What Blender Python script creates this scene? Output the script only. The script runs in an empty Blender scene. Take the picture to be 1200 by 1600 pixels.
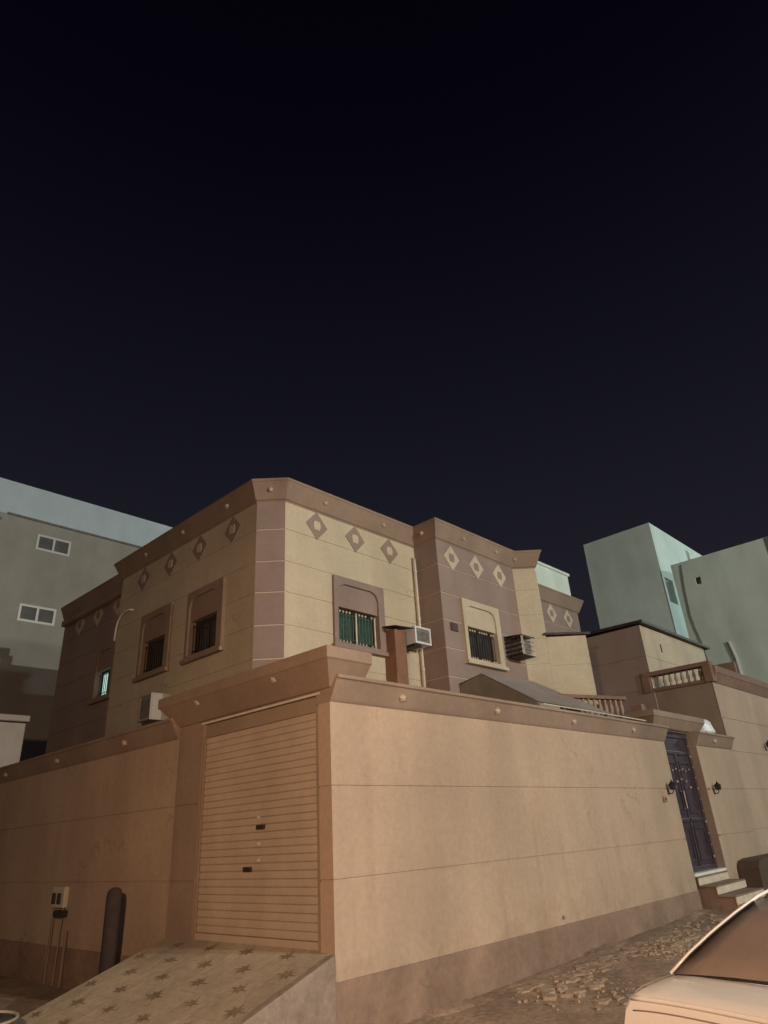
import bpy, math, random
from mathutils import Vector, Matrix
random.seed(7)
SC = bpy.context.scene
COL = SC.collection

# ------------------------------------------------------------------ camera
CAM = Vector((-4.82, -5.35, 1.60))
YAW, PITCH, ROLL, FPX = math.radians(42.469), math.radians(25.809), math.radians(-3.586), 1045.06
fw = Vector((math.cos(PITCH)*math.cos(YAW), math.cos(PITCH)*math.sin(YAW), math.sin(PITCH)))
r0 = Vector((math.sin(YAW), -math.cos(YAW), 0)); u0 = r0.cross(fw)
rr = r0*math.cos(ROLL)+u0*math.sin(ROLL); uu = -r0*math.sin(ROLL)+u0*math.cos(ROLL)
cd = bpy.data.cameras.new('camera'); cam = bpy.data.objects.new('camera', cd); COL.objects.link(cam)
cd.sensor_fit = 'HORIZONTAL'; cd.sensor_width = 36.0; cd.lens = 36.0*FPX/1200.0
cd.clip_start = 0.05; cd.clip_end = 2000
cam.matrix_world = Matrix(((rr.x, uu.x, -fw.x, CAM.x), (rr.y, uu.y, -fw.y, CAM.y), (rr.z, uu.z, -fw.z, CAM.z), (0, 0, 0, 1)))
SC.camera = cam

# ------------------------------------------------------------------ night sky
W = bpy.data.worlds.new('World'); SC.world = W; W.use_nodes = True
nt = W.node_tree; nt.nodes.clear()
tc = nt.nodes.new('ShaderNodeTexCoord'); sep = nt.nodes.new('ShaderNodeSeparateXYZ')
rp = nt.nodes.new('ShaderNodeValToRGB'); bg = nt.nodes.new('ShaderNodeBackground'); wo = nt.nodes.new('ShaderNodeOutputWorld')
nt.links.new(tc.outputs['Generated'], sep.inputs[0]); nt.links.new(sep.outputs['Z'], rp.inputs[0])
nt.links.new(rp.outputs[0], bg.inputs[0]); nt.links.new(bg.outputs[0], wo.inputs[0])
cr = rp.color_ramp; cr.interpolation = 'B_SPLINE'
cr.elements[0].position = 0.0; cr.elements[0].color = (.021, .020, .025, 1)
cr.elements[1].position = 1.0; cr.elements[1].color = (.0011, .0010, .0020, 1)
for p, c in ((.25, (.0145, .0140, .0200)), (.45, (.0090, .0088, .0150)), (.62, (.0050, .0048, .0102)), (.78, (.0021, .0018, .0054)), (.9, (.0010, .0008, .0028))):
    e = cr.elements.new(p); e.color = (*c, 1)
bg.inputs[1].default_value = 1.0

# ------------------------------------------------------------------ light: moon, street lamps (posts are built further down)
sd = bpy.data.lights.new('moon', 'SUN'); sd.energy = 0.012; sd.angle = math.radians(.5); sd.color = (.8, .88, 1)
so = bpy.data.objects.new('moon', sd); COL.objects.link(so); so.rotation_euler = (math.radians(40), 0, math.radians(-30))
LAMPS = [  # position of the lamp head, power, colour
    ('white', (0.9, -14.0, 7.4), 2800, (1.0, .88, .70)),
    ('sodium', (-6.6, -5.2, 3.4), 2150, (1.0, .61, .36)),
    ('green', (4.0, -36.0, 9.8), 20500, (1.0, .98, .83)),
    ('cyan', (36.0, -12.0, 13.0), 5200, (.84, 1.0, .95)),
]
for n, loc, pw, colr in LAMPS:
    ld = bpy.data.lights.new('street_lamp_light', 'SPOT' if n == 'sodium' else 'POINT'); ld.energy = pw; ld.color = colr; ld.shadow_soft_size = .16
    lo = bpy.data.objects.new('street_lamp_light', ld); COL.objects.link(lo); lo.location = (loc[0], loc[1], loc[2]-.12)
    if n == 'sodium':   # hooded lamp head turned towards the garage
        ld.spot_size = math.radians(110); ld.spot_blend = 1.0
        lo.rotation_euler = (Vector((0, 1.2, .5))-lo.location).to_track_quat('-Z', 'Y').to_euler()

SC.view_settings.view_transform = 'Standard'; SC.view_settings.look = 'None'
SC.view_settings.exposure = 0; SC.view_settings.gamma = 1; SC.view_settings.use_curve_mapping = False
SC.render.engine = 'CYCLES'

# ------------------------------------------------------------------ materials
def mat(name, base, rough=.85, metal=0., var=.10, vscale=1.2, streak=0., bump=.15, bscale=55., speck=.0, emit=None, coat=0., streak_scale=1.1, dirt=None, wear=None):
    m = bpy.data.materials.new(name); m.use_nodes = True; t = m.node_tree; N = t.nodes; L = t.links
    b = N['Principled BSDF']; b.inputs['Roughness'].default_value = rough; b.inputs['Metallic'].default_value = metal
    if coat: b.inputs['Coat Weight'].default_value = coat
    g = N.new('ShaderNodeNewGeometry')
    n1 = N.new('ShaderNodeTexNoise'); n1.inputs['Scale'].default_value = vscale; n1.inputs['Detail'].default_value = 6; n1.inputs['Roughness'].default_value = .65
    L.new(g.outputs['Position'], n1.inputs['Vector'])
    mx = N.new('ShaderNodeMix'); mx.data_type = 'RGBA'
    lo = [c*(1-1.6*var) for c in base]; hi = [min(1, c*(1+1.1*var)) for c in base]
    mx.inputs['A'].default_value = (*lo, 1); mx.inputs['B'].default_value = (*hi, 1)
    rmp = N.new('ShaderNodeMapRange'); rmp.inputs['From Min'].default_value = .3; rmp.inputs['From Max'].default_value = .7
    L.new(n1.outputs['Fac'], rmp.inputs['Value']); L.new(rmp.outputs[0], mx.inputs['Factor'])
    out = mx.outputs['Result']
    if streak:
        mp = N.new('ShaderNodeMapping'); mp.inputs['Scale'].default_value = (streak_scale, streak_scale, .22)
        L.new(g.outputs['Position'], mp.inputs['Vector'])
        n2 = N.new('ShaderNodeTexNoise'); n2.inputs['Scale'].default_value = 1.; n2.inputs['Detail'].default_value = 2.5; n2.inputs['Roughness'].default_value = .5
        L.new(mp.outputs[0], n2.inputs['Vector'])
        r2 = N.new('ShaderNodeMapRange'); r2.inputs['From Min'].default_value = .38; r2.inputs['From Max'].default_value = .68
        r2.inputs['To Min'].default_value = 1.0+streak*.3; r2.inputs['To Max'].default_value = 1-streak
        L.new(n2.outputs['Fac'], r2.inputs['Value'])
        mu = N.new('ShaderNodeMix'); mu.data_type = 'RGBA'; mu.blend_type = 'MULTIPLY'; mu.inputs['Factor'].default_value = 1
        L.new(out, mu.inputs['A']); L.new(r2.outputs[0], mu.inputs['B']); out = mu.outputs['Result']
    if speck or dirt:
        n4 = N.new('ShaderNodeTexNoise'); n4.inputs['Scale'].default_value = 14; n4.inputs['Detail'].default_value = 8; n4.inputs['Roughness'].default_value = .75
        L.new(g.outputs['Position'], n4.inputs['Vector'])
        r4 = N.new('ShaderNodeMapRange'); r4.inputs['From Min'].default_value = .35; r4.inputs['From Max'].default_value = .65
        r4.inputs['To Min'].default_value = 1-(speck or .2); r4.inputs['To Max'].default_value = 1+(speck or .2)*.6
        L.new(n4.outputs['Fac'], r4.inputs['Value'])
        m4 = N.new('ShaderNodeMix'); m4.data_type = 'RGBA'; m4.blend_type = 'MULTIPLY'; m4.inputs['Factor'].default_value = 1
        L.new(out, m4.inputs['A']); L.new(r4.outputs[0], m4.inputs['B']); out = m4.outputs['Result']
    if wear:
        sz = N.new('ShaderNodeSeparateXYZ'); L.new(g.outputs['Position'], sz.inputs[0])
        def rng(src, a, b_, c, d, smooth=True):
            r = N.new('ShaderNodeMapRange'); r.interpolation_type = 'SMOOTHSTEP' if smooth else 'LINEAR'
            for k_, v_ in zip(('From Min', 'From Max', 'To Min', 'To Max'), (a, b_, c, d)): r.inputs[k_].default_value = v_
            L.new(src, r.inputs['Value']); return r.outputs[0]
        def mul(a, b_, op='MULTIPLY'):
            q = N.new('ShaderNodeMath'); q.operation = op; L.new(a, q.inputs[0])
            if isinstance(b_, float): q.inputs[1].default_value = b_
            else: L.new(b_, q.inputs[1])
            return q.outputs[0]
        def noise(scale, vec, det=4., ro=.6):
            q = N.new('ShaderNodeTexNoise'); q.inputs['Scale'].default_value = scale; q.inputs['Detail'].default_value = det; q.inputs['Roughness'].default_value = ro; L.new(vec, q.inputs['Vector']); return q.outputs['Fac']
        mp2 = N.new('ShaderNodeMapping'); mp2.inputs['Scale'].default_value = (3.2, 3.2, .12); L.new(g.outputs['Position'], mp2.inputs['Vector'])
        drip = mul(rng(noise(1., mp2.outputs[0], 3.), .50, .72, 0., 1.), rng(noise(.55, g.outputs['Position'], 2.), .42, .60, 0., 1.))
        splash = mul(rng(sz.outputs['Z'], wear[0], wear[0]+.55, 1., 0.), rng(noise(2.4, g.outputs['Position'], 6., .7), .42, .62, 0., 1.))
        patch = rng(noise(.9, g.outputs['Position'], 1.5, .4), .60, .615, 0., .5)
        vo = N.new('ShaderNodeTexVoronoi'); vo.feature = 'DISTANCE_TO_EDGE'; vo.inputs['Scale'].default_value = .32
        wv = N.new('ShaderNodeVectorMath'); wv.operation = 'MULTIPLY_ADD'; nz_ = N.new('ShaderNodeTexNoise'); nz_.inputs['Scale'].default_value = 3.; nz_.inputs['Detail'].default_value = 5
        L.new(g.outputs['Position'], nz_.inputs['Vector']); L.new(nz_.outputs['Color'], wv.inputs[0]); wv.inputs[1].default_value = (.5, .5, .5); L.new(g.outputs['Position'], wv.inputs[2]); L.new(wv.outputs[0], vo.inputs['Vector'])
        crack = mul(rng(vo.outputs['Distance'], .0, .006, 1., 0.), rng(noise(.7, g.outputs['Position'], 2.), .52, .60, 0., 1.))
        for fac, colr_, amt in ((drip, (.66, .60, .54), .26), (splash, (.64, .55, .47), .34), (patch, (1.10, 1.06, 1.0), .55), (crack, (.55, .50, .46), .45)):
            q = N.new('ShaderNodeMix'); q.data_type = 'RGBA'; q.blend_type = 'MULTIPLY'; L.new(mul(fac, amt), q.inputs['Factor']); L.new(out, q.inputs['A']); q.inputs['B'].default_value = (*colr_, 1); out = q.outputs['Result']
    L.new(out, b.inputs['Base Color'])
    if bump:
        n3 = N.new('ShaderNodeTexNoise'); n3.inputs['Scale'].default_value = bscale; n3.inputs['Detail'].default_value = 5
        L.new(g.outputs['Position'], n3.inputs['Vector'])
        bp = N.new('ShaderNodeBump'); bp.inputs['Strength'].default_value = bump; bp.inputs['Distance'].default_value = .02
        L.new(n3.outputs['Fac'], bp.inputs['Height']); L.new(bp.outputs[0], b.inputs['Normal'])
    if emit:
        b.inputs['Emission Color'].default_value = (*emit[0], 1); b.inputs['Emission Strength'].default_value = emit[1]
    return m

M = {}
M['cream'] = mat('cream_stucco', (.54, .475, .37), var=.06, streak=.10, speck=.08, bump=.25, wear=(3.6,))
M['wallcream'] = mat('boundary_wall_stucco', (.43, .33, .255), var=.07, vscale=.8, streak=.12, speck=.10, bump=.3, wear=(.42,))
M['mauve'] = mat('mauve_stucco', (.285, .215, .195), var=.08, streak=.12, speck=.06)
M['brown'] = mat('brown_stucco', (.285, .212, .168), var=.10, streak=.14, speck=.08)
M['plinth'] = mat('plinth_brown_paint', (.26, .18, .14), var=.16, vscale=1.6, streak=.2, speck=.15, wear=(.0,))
M['joint'] = mat('pale_joint_paint', (.52, .43, .36), var=.05, bump=.05)
M['stud'] = mat('stud_cream_plaster', (.46, .39, .31), var=.12, bump=.1)
M['lefthouse'] = mat('grey_beige_render', (.37, .357, .327), var=.06, streak=.10, speck=.05)
M['leftparapet'] = mat('lamp_tinted_parapet_render', (.56, .68, .78), var=.06, streak=.08, speck=.05)  # cool lamp light on the parapet is put into this colour
M['mint'] = mat('mint_white_render', (.72, .85, .81), var=.05, vscale=.6, streak=.10, speck=.04)
M['mint2'] = mat('grey_mint_render', (.70, .82, .775), var=.06, vscale=.5, streak=.12, speck=.04)
M['white'] = mat('white_paint', (.72, .73, .72), rough=.55, var=.06, bump=.04)
M['alu'] = mat('aluminium_frame', (.68, .68, .66), rough=.45, metal=.3, var=.05, bump=.02)
M['glass'] = mat('dark_window_glass', (.030, .034, .040), rough=.16, var=.15, bump=0)
M['greyglass'] = mat('grey_curtained_glass', (.13, .135, .14), rough=.3, var=.15, vscale=3, bump=0)
M['greenglass'] = mat('green_curtained_glass', (.035, .082, .068), rough=.35, var=.25, vscale=9, bump=.02)
M['litglass'] = mat('lit_window_glass', (.45, .7, .62), rough=.4, var=.3, vscale=6, bump=0, emit=((.62, .95, .84), .8))
M['darkmetal'] = mat('dark_rusted_metal', (.055, .043, .038), rough=.6, metal=.5, var=.3, vscale=8, bump=.1)
M['bar'] = mat('pale_window_bar_paint', (.62, .58, .48), rough=.5, var=.15, vscale=10, bump=.03)
M['shutter'] = mat('beige_shutter_paint', (.47, .38, .30), rough=.55, var=.07, vscale=2.2, streak=.10, bump=.05, speck=.05)
M['shutterdark'] = mat('shaded_shutter_box_paint', (.28, .215, .16), rough=.6, var=.1, bump=.05)  # darker than the slats: lintel shade put into the colour
M['door'] = mat('purple_door_paint', (.048, .036, .054), rough=.42, var=.2, vscale=5, bump=.05, coat=.2)
M['doorboss'] = mat('worn_bright_door_boss', (.42, .36, .40), rough=.4, metal=.4, var=.3, vscale=12, bump=.05)
M['marble'] = mat('pale_marble', (.62, .57, .46), rough=.5, var=.12, vscale=5, bump=.03, speck=.08)
M['tile'] = mat('terrazzo_tile', (.40, .345, .27), rough=.75, var=.18, vscale=1.1, speck=.2, bump=.1)
M['star'] = mat('brown_star_inlay', (.225, .175, .12), rough=.7, var=.25, vscale=9, speck=.25, bump=.1)
M['concrete'] = mat('ramp_concrete', (.25, .205, .18), var=.18, vscale=2.5, speck=.2, bump=.35, bscale=22)
M['ground'] = mat('dusty_street_ground', (.30, .22, .165), var=.26, vscale=1.1, speck=.34, bump=.9, bscale=13)
M['rubble'] = mat('broken_tile_rubble', (.37, .285, .22), var=.2, vscale=5, speck=.25, bump=.4, bscale=30)
M['lantern'] = mat('black_iron', (.03, .027, .026), rough=.5, metal=.4, var=.2, bump=.05)
M['acwhite'] = mat('air_conditioner_enamel', (.66, .70, .74), rough=.45, var=.08, bump=.02)
M['acdull'] = mat('dusty_air_conditioner_enamel', (.30, .27, .25), rough=.6, var=.1, bump=.03)
M['acgrey'] = mat('air_conditioner_grille', (.19, .19, .18), rough=.6, var=.2, vscale=10, bump=.05)
M['pipe'] = mat('grey_plastic_pipe', (.58, .54, .48), rough=.5, var=.1, vscale=5, bump=.02)
M['tarp'] = mat('grey_tarpaulin', (.33, .28, .27), rough=.75, var=.12, vscale=2, streak=.1, bump=.25, bscale=9)
M['tarpdark'] = mat('olive_tarpaulin', (.20, .17, .14), rough=.8, var=.12, vscale=2, bump=.25, bscale=9)
M['terracotta'] = mat('terracotta_paint', (.22, .138, .105), var=.14, vscale=3, speck=.1)
M['baluster'] = mat('pinkish_baluster_paint', (.37, .28, .225), var=.16, vscale=6, speck=.1)
M['maroon'] = mat('maroon_box_paint', (.09, .035, .03), rough=.6, var=.2, bump=.05)
M['darkbrown'] = mat('car_shadow_brown', (.085, .055, .04), var=.15, vscale=4, speck=.1)  # shadow colour for the block past the steps
M['shaft'] = mat('brick_brown_paint', (.24, .125, .08), var=.12, vscale=4, streak=.12, speck=.1)
M['sack'] = mat('white_plastic_sack', (.72, .77, .80), rough=.4, var=.08, vscale=8, bump=.2, bscale=20)
M['carpaint'] = mat('pearl_white_car_paint', (.74, .75, .76), rough=.30, var=.03, bump=0, coat=.6)
M['carglass'] = mat('dusty_reflecting_rear_glass', (.25, .205, .19), rough=.35, var=.10, vscale=3, bump=0)  # base colour lightened to carry the lit wall reflected in the glass
M['rubber'] = mat('black_rubber', (.02, .02, .02), rough=.8, var=.2, bump=.1)
M['taillamp'] = mat('red_lamp_plastic', (.50, .13, .11), rough=.2, var=.1, bump=0, coat=.5)
M['chrome'] = mat('bright_trim', (.75, .68, .62), rough=.2, metal=.9, var=.03, bump=0)
M['post'] = mat('dark_painted_post', (.045, .033, .031), rough=.95, var=.2, vscale=6, bump=.2)
M['tubgrey'] = mat('dark_grey_plastic', (.09, .09, .09), rough=.6, var=.1, bump=.05)
M['rim'] = mat('pale_plastic_rim', (.50, .47, .41), rough=.5, var=.1, bump=.03)
M['lampglow'] = mat('lamp_lens', (.8, .8, .8), rough=.3, var=0, bump=0, emit=((1, .85, .6), 4))

# ------------------------------------------------------------------ mesh helpers
class MB:
    def __init__(s): s.v = []; s.f = []
    def poly(s, pts, faces):
        b = len(s.v); s.v += [tuple(p) for p in pts]; s.f += [tuple(b+i for i in f) for f in faces]
        return s
    def hexa(s, p):  # 8 points: bottom ring 0-3, top ring 4-7
        return s.poly(p, [(3, 2, 1, 0), (4, 5, 6, 7), (0, 1, 5, 4), (1, 2, 6, 5), (2, 3, 7, 6), (3, 0, 4, 7)])
    def box(s, x0, x1, y0, y1, z0, z1):
        return s.hexa([(x0, y0, z0), (x1, y0, z0), (x1, y1, z0), (x0, y1, z0), (x0, y0, z1), (x1, y0, z1), (x1, y1, z1), (x0, y1, z1)])
    def tube(s, path, r, n=8, caps=True):
        path = [Vector(p) for p in path]; b = len(s.v); k = len(path)
        rs = r if isinstance(r, (list, tuple)) else [r]*k
        up = None
        for i, p in enumerate(path):
            t = (path[min(i+1, k-1)]-path[max(i-1, 0)]).normalized()
            if up is None: up = Vector((0, 0, 1)) if abs(t.z) < .9 else Vector((1, 0, 0))
            a = t.cross(up).normalized(); c = a.cross(t).normalized(); up = c
            for j in range(n):
                q = 2*math.pi*j/n
                s.v.append(tuple(p+(a*math.cos(q)+c*math.sin(q))*rs[i]))
        for i in range(k-1):
            for j in range(n):
                s.f.append((b+i*n+j, b+i*n+(j+1) % n, b+(i+1)*n+(j+1) % n, b+(i+1)*n+j))
        if caps:
            s.f.append(tuple(b+j for j in reversed(range(n)))); s.f.append(tuple(b+(k-1)*n+j for j in range(n)))
        return s
    def lathe(s, x, y, prof, n=10):
        return s.tube([(x, y, z) for r, z in prof], [r for r, z in prof], n)
    def build(s, name, m, parent=None, smooth=False, bevel=0.):
        me = bpy.data.meshes.new(name); me.from_pydata(s.v, [], s.f); me.validate(); me.update()
        me.materials.append(M[m])
        if smooth:
            for p in me.polygons: p.use_smooth = True
        o = bpy.data.objects.new(name, me); COL.objects.link(o)
        if parent is not None: o.parent = parent
        if bevel:
            bv = o.modifiers.new('bevel', 'BEVEL'); bv.width = bevel; bv.segments = 2; bv.limit_method = 'ANGLE'
        fix.append(me)
        return o
fix = []

class Face:
    """vertical wall plane: origin, direction u in plan; outward normal = u turned clockwise; d is depth outwards"""
    def __init__(s, a, b):
        s.o = Vector(a); e = Vector(b)-s.o; s.len = e.length; s.u = e/s.len; s.n = Vector((s.u.y, -s.u.x))
    def p(s, u, d, z):
        q = s.o+s.u*u+s.n*d; return (q.x, q.y, z)
    def slab(s, mb, u0, u1, z0, z1, d0, d1, m0=0., m1=0.):
        a0, a1 = u0-m0*d0, u0-m0*d1; b0, b1 = u1+m1*d0, u1+m1*d1
        P = s.p
        return mb.hexa([P(a1, d1, z0), P(b1, d1, z0), P(b0, d0, z0), P(a0, d0, z0), P(a1, d1, z1), P(b1, d1, z1), P(b0, d0, z1), P(a0, d0, z1)])
    def prism(s, mb, pts, d0, d1):
        """closed polygon (u,z), counter-clockwise seen from outside, extruded d0..d1"""
        n = len(pts)
        v = [s.p(u, d1, z) for u, z in pts]+[s.p(u, d0, z) for u, z in pts]
        fs = [tuple(range(n)), tuple(reversed(range(n, 2*n)))]+[(i, i+n, (i+1) % n+n, (i+1) % n) for i in range(n)]
        return mb.poly(v, fs)
    def ring(s, mb, outer, inner, d0, d1):
        n = len(outer)
        v = [s.p(u, d1, z) for u, z in outer]+[s.p(u, d1, z) for u, z in inner]+[s.p(u, d0, z) for u, z in outer]+[s.p(u, d0, z) for u, z in inner]
        fs = []
        for i in range(n):
            j = (i+1) % n
            fs += [(i, j, n+j, n+i), (i, 2*n+i, 2*n+j, j), (n+i, n+j, 3*n+j, 3*n+i), (2*n+i, 3*n+i, 3*n+j, 2*n+j)]
        return mb.poly(v, fs)

def cut(u0, u1, z0, z1, holes):
    zs = sorted({z0, z1, *[min(max(z, z0), z1) for h in holes for z in h[2:]]}); out = []
    for a, b in zip(zs, zs[1:]):
        if b-a < 1e-4: continue
        cur = [(u0, u1)]
        for h in holes:
            if h[2] < b-1e-4 and h[3] > a+1e-4:
                nx = []
                for p, q in cur:
                    if h[0] > p: nx.append((p, min(q, h[0])))
                    if h[1] < q: nx.append((max(p, h[1]), q))
                cur = [(p, q) for p, q in nx if q-p > 1e-3]
        out += [(p, q, a, b) for p, q in cur]
    return out

def thing(name, label, cat, loc=(0, 0, 0), group=None):
    o = bpy.data.objects.new(name, None); COL.objects.link(o); o.location = (0, 0, 0); o.empty_display_size = .2
    o['label'] = label; o['category'] = cat
    if group: o['group'] = group
    return o
def tag(o, label, cat, group=None):
    o['label'] = label; o['category'] = cat
    if group: o['group'] = group
    return o

def wall_face(fc, u0, u1, zs, holes, m, core, parent, m0=0., m1=0., zbase=None, th=.22, gap=.018, core_m=None):
    """core slab with openings plus proud courses between recessed joints"""
    zb = zs[0] if zbase is None else zbase
    mb = MB()
    for p, q, a, b in cut(u0, u1, zb, zs[-1], holes):
        fc.slab(mb, p, q, a, b, -th, -.012, m0 if p == u0 else 0, m1 if q == u1 else 0)
    mb.build('wall', core, parent)
    for i, (a, b) in enumerate(zip(zs, zs[1:])):
        g0 = gap/2 if i else 0; g1 = gap/2 if i < len(zs)-2 else 0
        for p, q, c, d in cut(u0, u1, a+g0, b-g1, holes):
            mb = MB(); fc.slab(mb, p, q, c, d, -.03, 0, m0 if p == u0 else 0, m1 if q == u1 else 0)
            mb.build('wall_course', m, parent)

def sweep(path, prof, name, m, parent, bevel=0.):
    """open plan path (outside on the right-hand side); prof = closed polygon of (outward offset, z)"""
    P = [Vector(p) for p in path]; k = len(P); n = len(prof); mb = MB()
    for i in range(k):
        t0 = (P[i]-P[i-1]).normalized() if i else None
        t1 = (P[i+1]-P[i]).normalized() if i < k-1 else None
        if t0 is None: nn = Vector((t1.y, -t1.x))
        elif t1 is None: nn = Vector((t0.y, -t0.x))
        else:
            a = Vector((t0.y, -t0.x)); b = Vector((t1.y, -t1.x)); nn = (a+b)/(1+a.dot(b))
        for o, z in prof: q = P[i]+nn*o; mb.v.append((q.x, q.y, z))
    for i in range(k-1):
        for j in range(n): mb.f.append((i*n+j, i*n+(j+1) % n, (i+1)*n+(j+1) % n, (i+1)*n+j))
    mb.f.append(tuple(range(n))); mb.f.append(tuple((k-1)*n+j for j in reversed(range(n))))
    return mb.build(name, m, parent, bevel=bevel)

def stud(fc, u, d, z, parent, r=.042, slope=.45):
    """small flower-like plaster boss on a sloping cornice face"""
    mb = MB(); n = 10; c = Vector(fc.p(u, d, z)); nz = Vector((fc.n.x, fc.n.y, -slope)).normalized()
    t = Vector((fc.u.x, fc.u.y, 0)); w = nz.cross(t)
    ring = []
    for rad, h in ((r*1.0, -.02), (r*1.0, .012), (r*.55, .032)):
        for j in range(n):
            q = 2*math.pi*j/n; k = rad*(1.12 if j % 2 else .82)
            ring.append(c+t*math.cos(q)*k+w*math.sin(q)*k+nz*h)
    fs = []
    for a in range(2):
        for j in range(n): fs.append((a*n+j, a*n+(j+1) % n, (a+1)*n+(j+1) % n, (a+1)*n+j))
    fs.append(tuple(range(2*n, 3*n)))
    mb.poly(ring, fs); return mb.build('stud', 'stud', parent)

def diamond(fc, u, z, parent, outer, inner, hw=.255, hh=.275):
    mb = MB(); fc.prism(mb, [(u, z-hh), (u+hw, z), (u, z+hh), (u-hw, z)], -.005, .010); o = mb.build('diamond', outer, parent)
    mb = MB(); k = .085
    fc.prism(mb, [(u-k*.75, z-k), (u+k*.75, z-k), (u+k, z), (u+k*.75, z+k), (u-k*.75, z+k), (u-k, z)], .008, .018); mb.build('inset', inner, o)

def arch_window(fc, u0, u1, z0, z1, parent, m, glass, bars='pale', fin=False):
    """surround slab with a chamfered recess, blank panel above and a barred window below; returns the wall opening"""
    zt = z1+.43; c = .17
    # surround
    ou = [(u0-.10, z0-.05), (u1+.16, z0-.05), (u1+.16, zt+.13), (u0-.10, zt+.13)]
    outer = [ou[0], ou[1], (u1+.16, zt-c), ou[2], (u1-c, zt+.13), (u0+c, zt+.13), ou[3], (u0-.10, zt-c)]
    inner = [(u0, z0), (u1, z0), (u1, zt-c), (u1-c*.3, zt-c*.3), (u1-c, zt), (u0+c, zt), (u0+c*.3, zt-c*.3), (u0, zt-c)]
    mb = MB(); fc.ring(mb, outer, inner, -.12, .055); mb.build('window_surround', m, parent, bevel=.006)
    mb = MB(); fc.slab(mb, u0-.02, u1+.02, z1, zt+.02, -.16, .010); mb.build('window_panel', m, parent)
    mb = MB(); fc.slab(mb, u0-.14, u1+.20, z0-.12, z0-.052, -.05, .10); mb.build('window_sill', m, parent, bevel=.008)
    w = MB(); fr = .045
    for a, b, c0, c1 in ((u0-.01, u0+fr, z0, z1), (u1-fr, u1+.01, z0, z1), (u0+fr, u1-fr, z0-.005, z0+fr), (u0+fr, u1-fr, z1-fr, z1), ((u0+u1)/2-.03, (u0+u1)/2+.03, z0+fr, z1-fr)):
        fc.slab(w, a, b, c0, c1, -.15, -.10)
    win = w.build('window', 'darkmetal', parent)
    for a, b in ((u0+fr, (u0+u1)/2-.03), ((u0+u1)/2+.03, u1-fr)):
        mb = MB(); fc.slab(mb, a, b, z0+fr, z1-fr, -.14, -.125); mb.build('pane', glass, win)
    n = max(6, int((u1-u0)/.085)); d = -.045
    for i in range(n+1):
        u = u0+.03+(u1-u0-.06)*i/n
        mb = MB(); big = i in (n//2, n)
        mb.tube([fc.p(u, d, z0+.01), fc.p(u, d, z1-.05)], .016 if big and bars == 'pale' else .008, 6)
        mb.build('bar', 'bar' if bars == 'pale' and big else ('darkmetal' if bars == 'dark' else 'greenbar'), win)
        if bars == 'pale' or fin:
            mb = MB()
            for zz, rr_ in ((z1-.055, .022), (z0+.05, .017)):
                p = Vector(fc.p(u, d+.004, zz))
                mb.tube([p+Vector((0, 0, -rr_)), p+Vector((0, 0, -rr_*.3)), p+Vector((0, 0, rr_*.5)), p+Vector((0, 0, rr_*1.2))], [rr_*.3, rr_, rr_*.8, rr_*.15], 6)
            mb.build('bar_finial', 'bar' if (i*7) % 5 else 'darkmetal', win)
    for zz in (z0+.09, z1-.10):
        mb = MB(); mb.tube([fc.p(u0+.005, d, zz), fc.p(u1-.005, d, zz)], .008, 6); mb.build('rail', 'greenbar' if bars == 'pale' else 'darkmetal', win)
    return win
def whole(u0, u1, z0, z1): return (u0-.02, u1+.02, z0-.02, z1+.45)
M['greenbar'] = mat('dark_green_bar_paint', (.06, .10, .085), rough=.5, var=.2, vscale=8, bump=.03)

# ------------------------------------------------------------------ ground
def gz(x, y):
    rise = .18*min(max((x-1)/8., 0), 1)
    fall = -.15*min(max((-y-.6)/2.4, 0), 1)
    return rise*(1 if y > -2 else max(0, 1-(-y-2)/2))+fall
def build_ground():
    xs = [-600, -200, -80, -40, -20, -12]+[-10+i*.5 for i in range(55)]+[20, 26, 40, 80, 200, 600]
    ys = [-600, -200, -80, -40, -20, -12]+[-10+i*.4 for i in range(36)]+[6, 10, 16, 30, 60, 200, 600]
    mb = MB(); nx = len(xs)
    for y in ys:
        for x in xs:
            j = 0 if abs(x) > 16 or abs(y) > 10 else .012*math.sin(x*2.3+y*1.1)+.010*math.sin(y*3.7-x*1.9)
            mb.v.append((x, y, gz(x, y)+j-.012))
    for j in range(len(ys)-1):
        for i in range(nx-1): mb.f.append((j*nx+i, j*nx+i+1, (j+1)*nx+i+1, (j+1)*nx+i))
    o = mb.build('ground', 'ground', smooth=True); o['kind'] = 'structure'; o['label'] = 'dusty brown street ground along the walls'
build_ground()

# ------------------------------------------------------------------ boundary walls
ZS = [.45, 1.25, 2.08, 2.92]
COPING = [(-.22, 2.90), (0, 2.90), (.02, 2.92), (.035, 2.945), (.125, 3.12), (.15, 3.13), (.15, 3.165), (-.05, 3.20), (-.22, 3.20)]
FRONT = Face((0, 0), (8.43, 0))
def boundary(name, fc, label, u1, m0, m1, studs, coping_path, plinth=True, holes=(), zs=ZS):
    t = thing(name, label, 'wall')
    wall_face(fc, 0, u1, zs, holes, 'wallcream', 'wallcream', t, m0, m1, zbase=-.4)
    mb = MB(); fc.slab(mb, 0, u1, -.4, .45, -.15, .018, m0, m1); mb.build('plinth', 'plinth', t, bevel=.006)
    c = sweep(coping_path, COPING, 'coping', 'brown', t, bevel=.006)
    for u in studs: stud(fc, u, .085, 3.02, c)
    return t
wf = boundary('boundary_wall', FRONT, 'long beige front wall with two grooves and brown sloping coping, between garage and door', 8.43, 1, 0, (1.05, 2.93, 4.96, 7.02), [(-.004, 0), (8.45, 0)])
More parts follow.
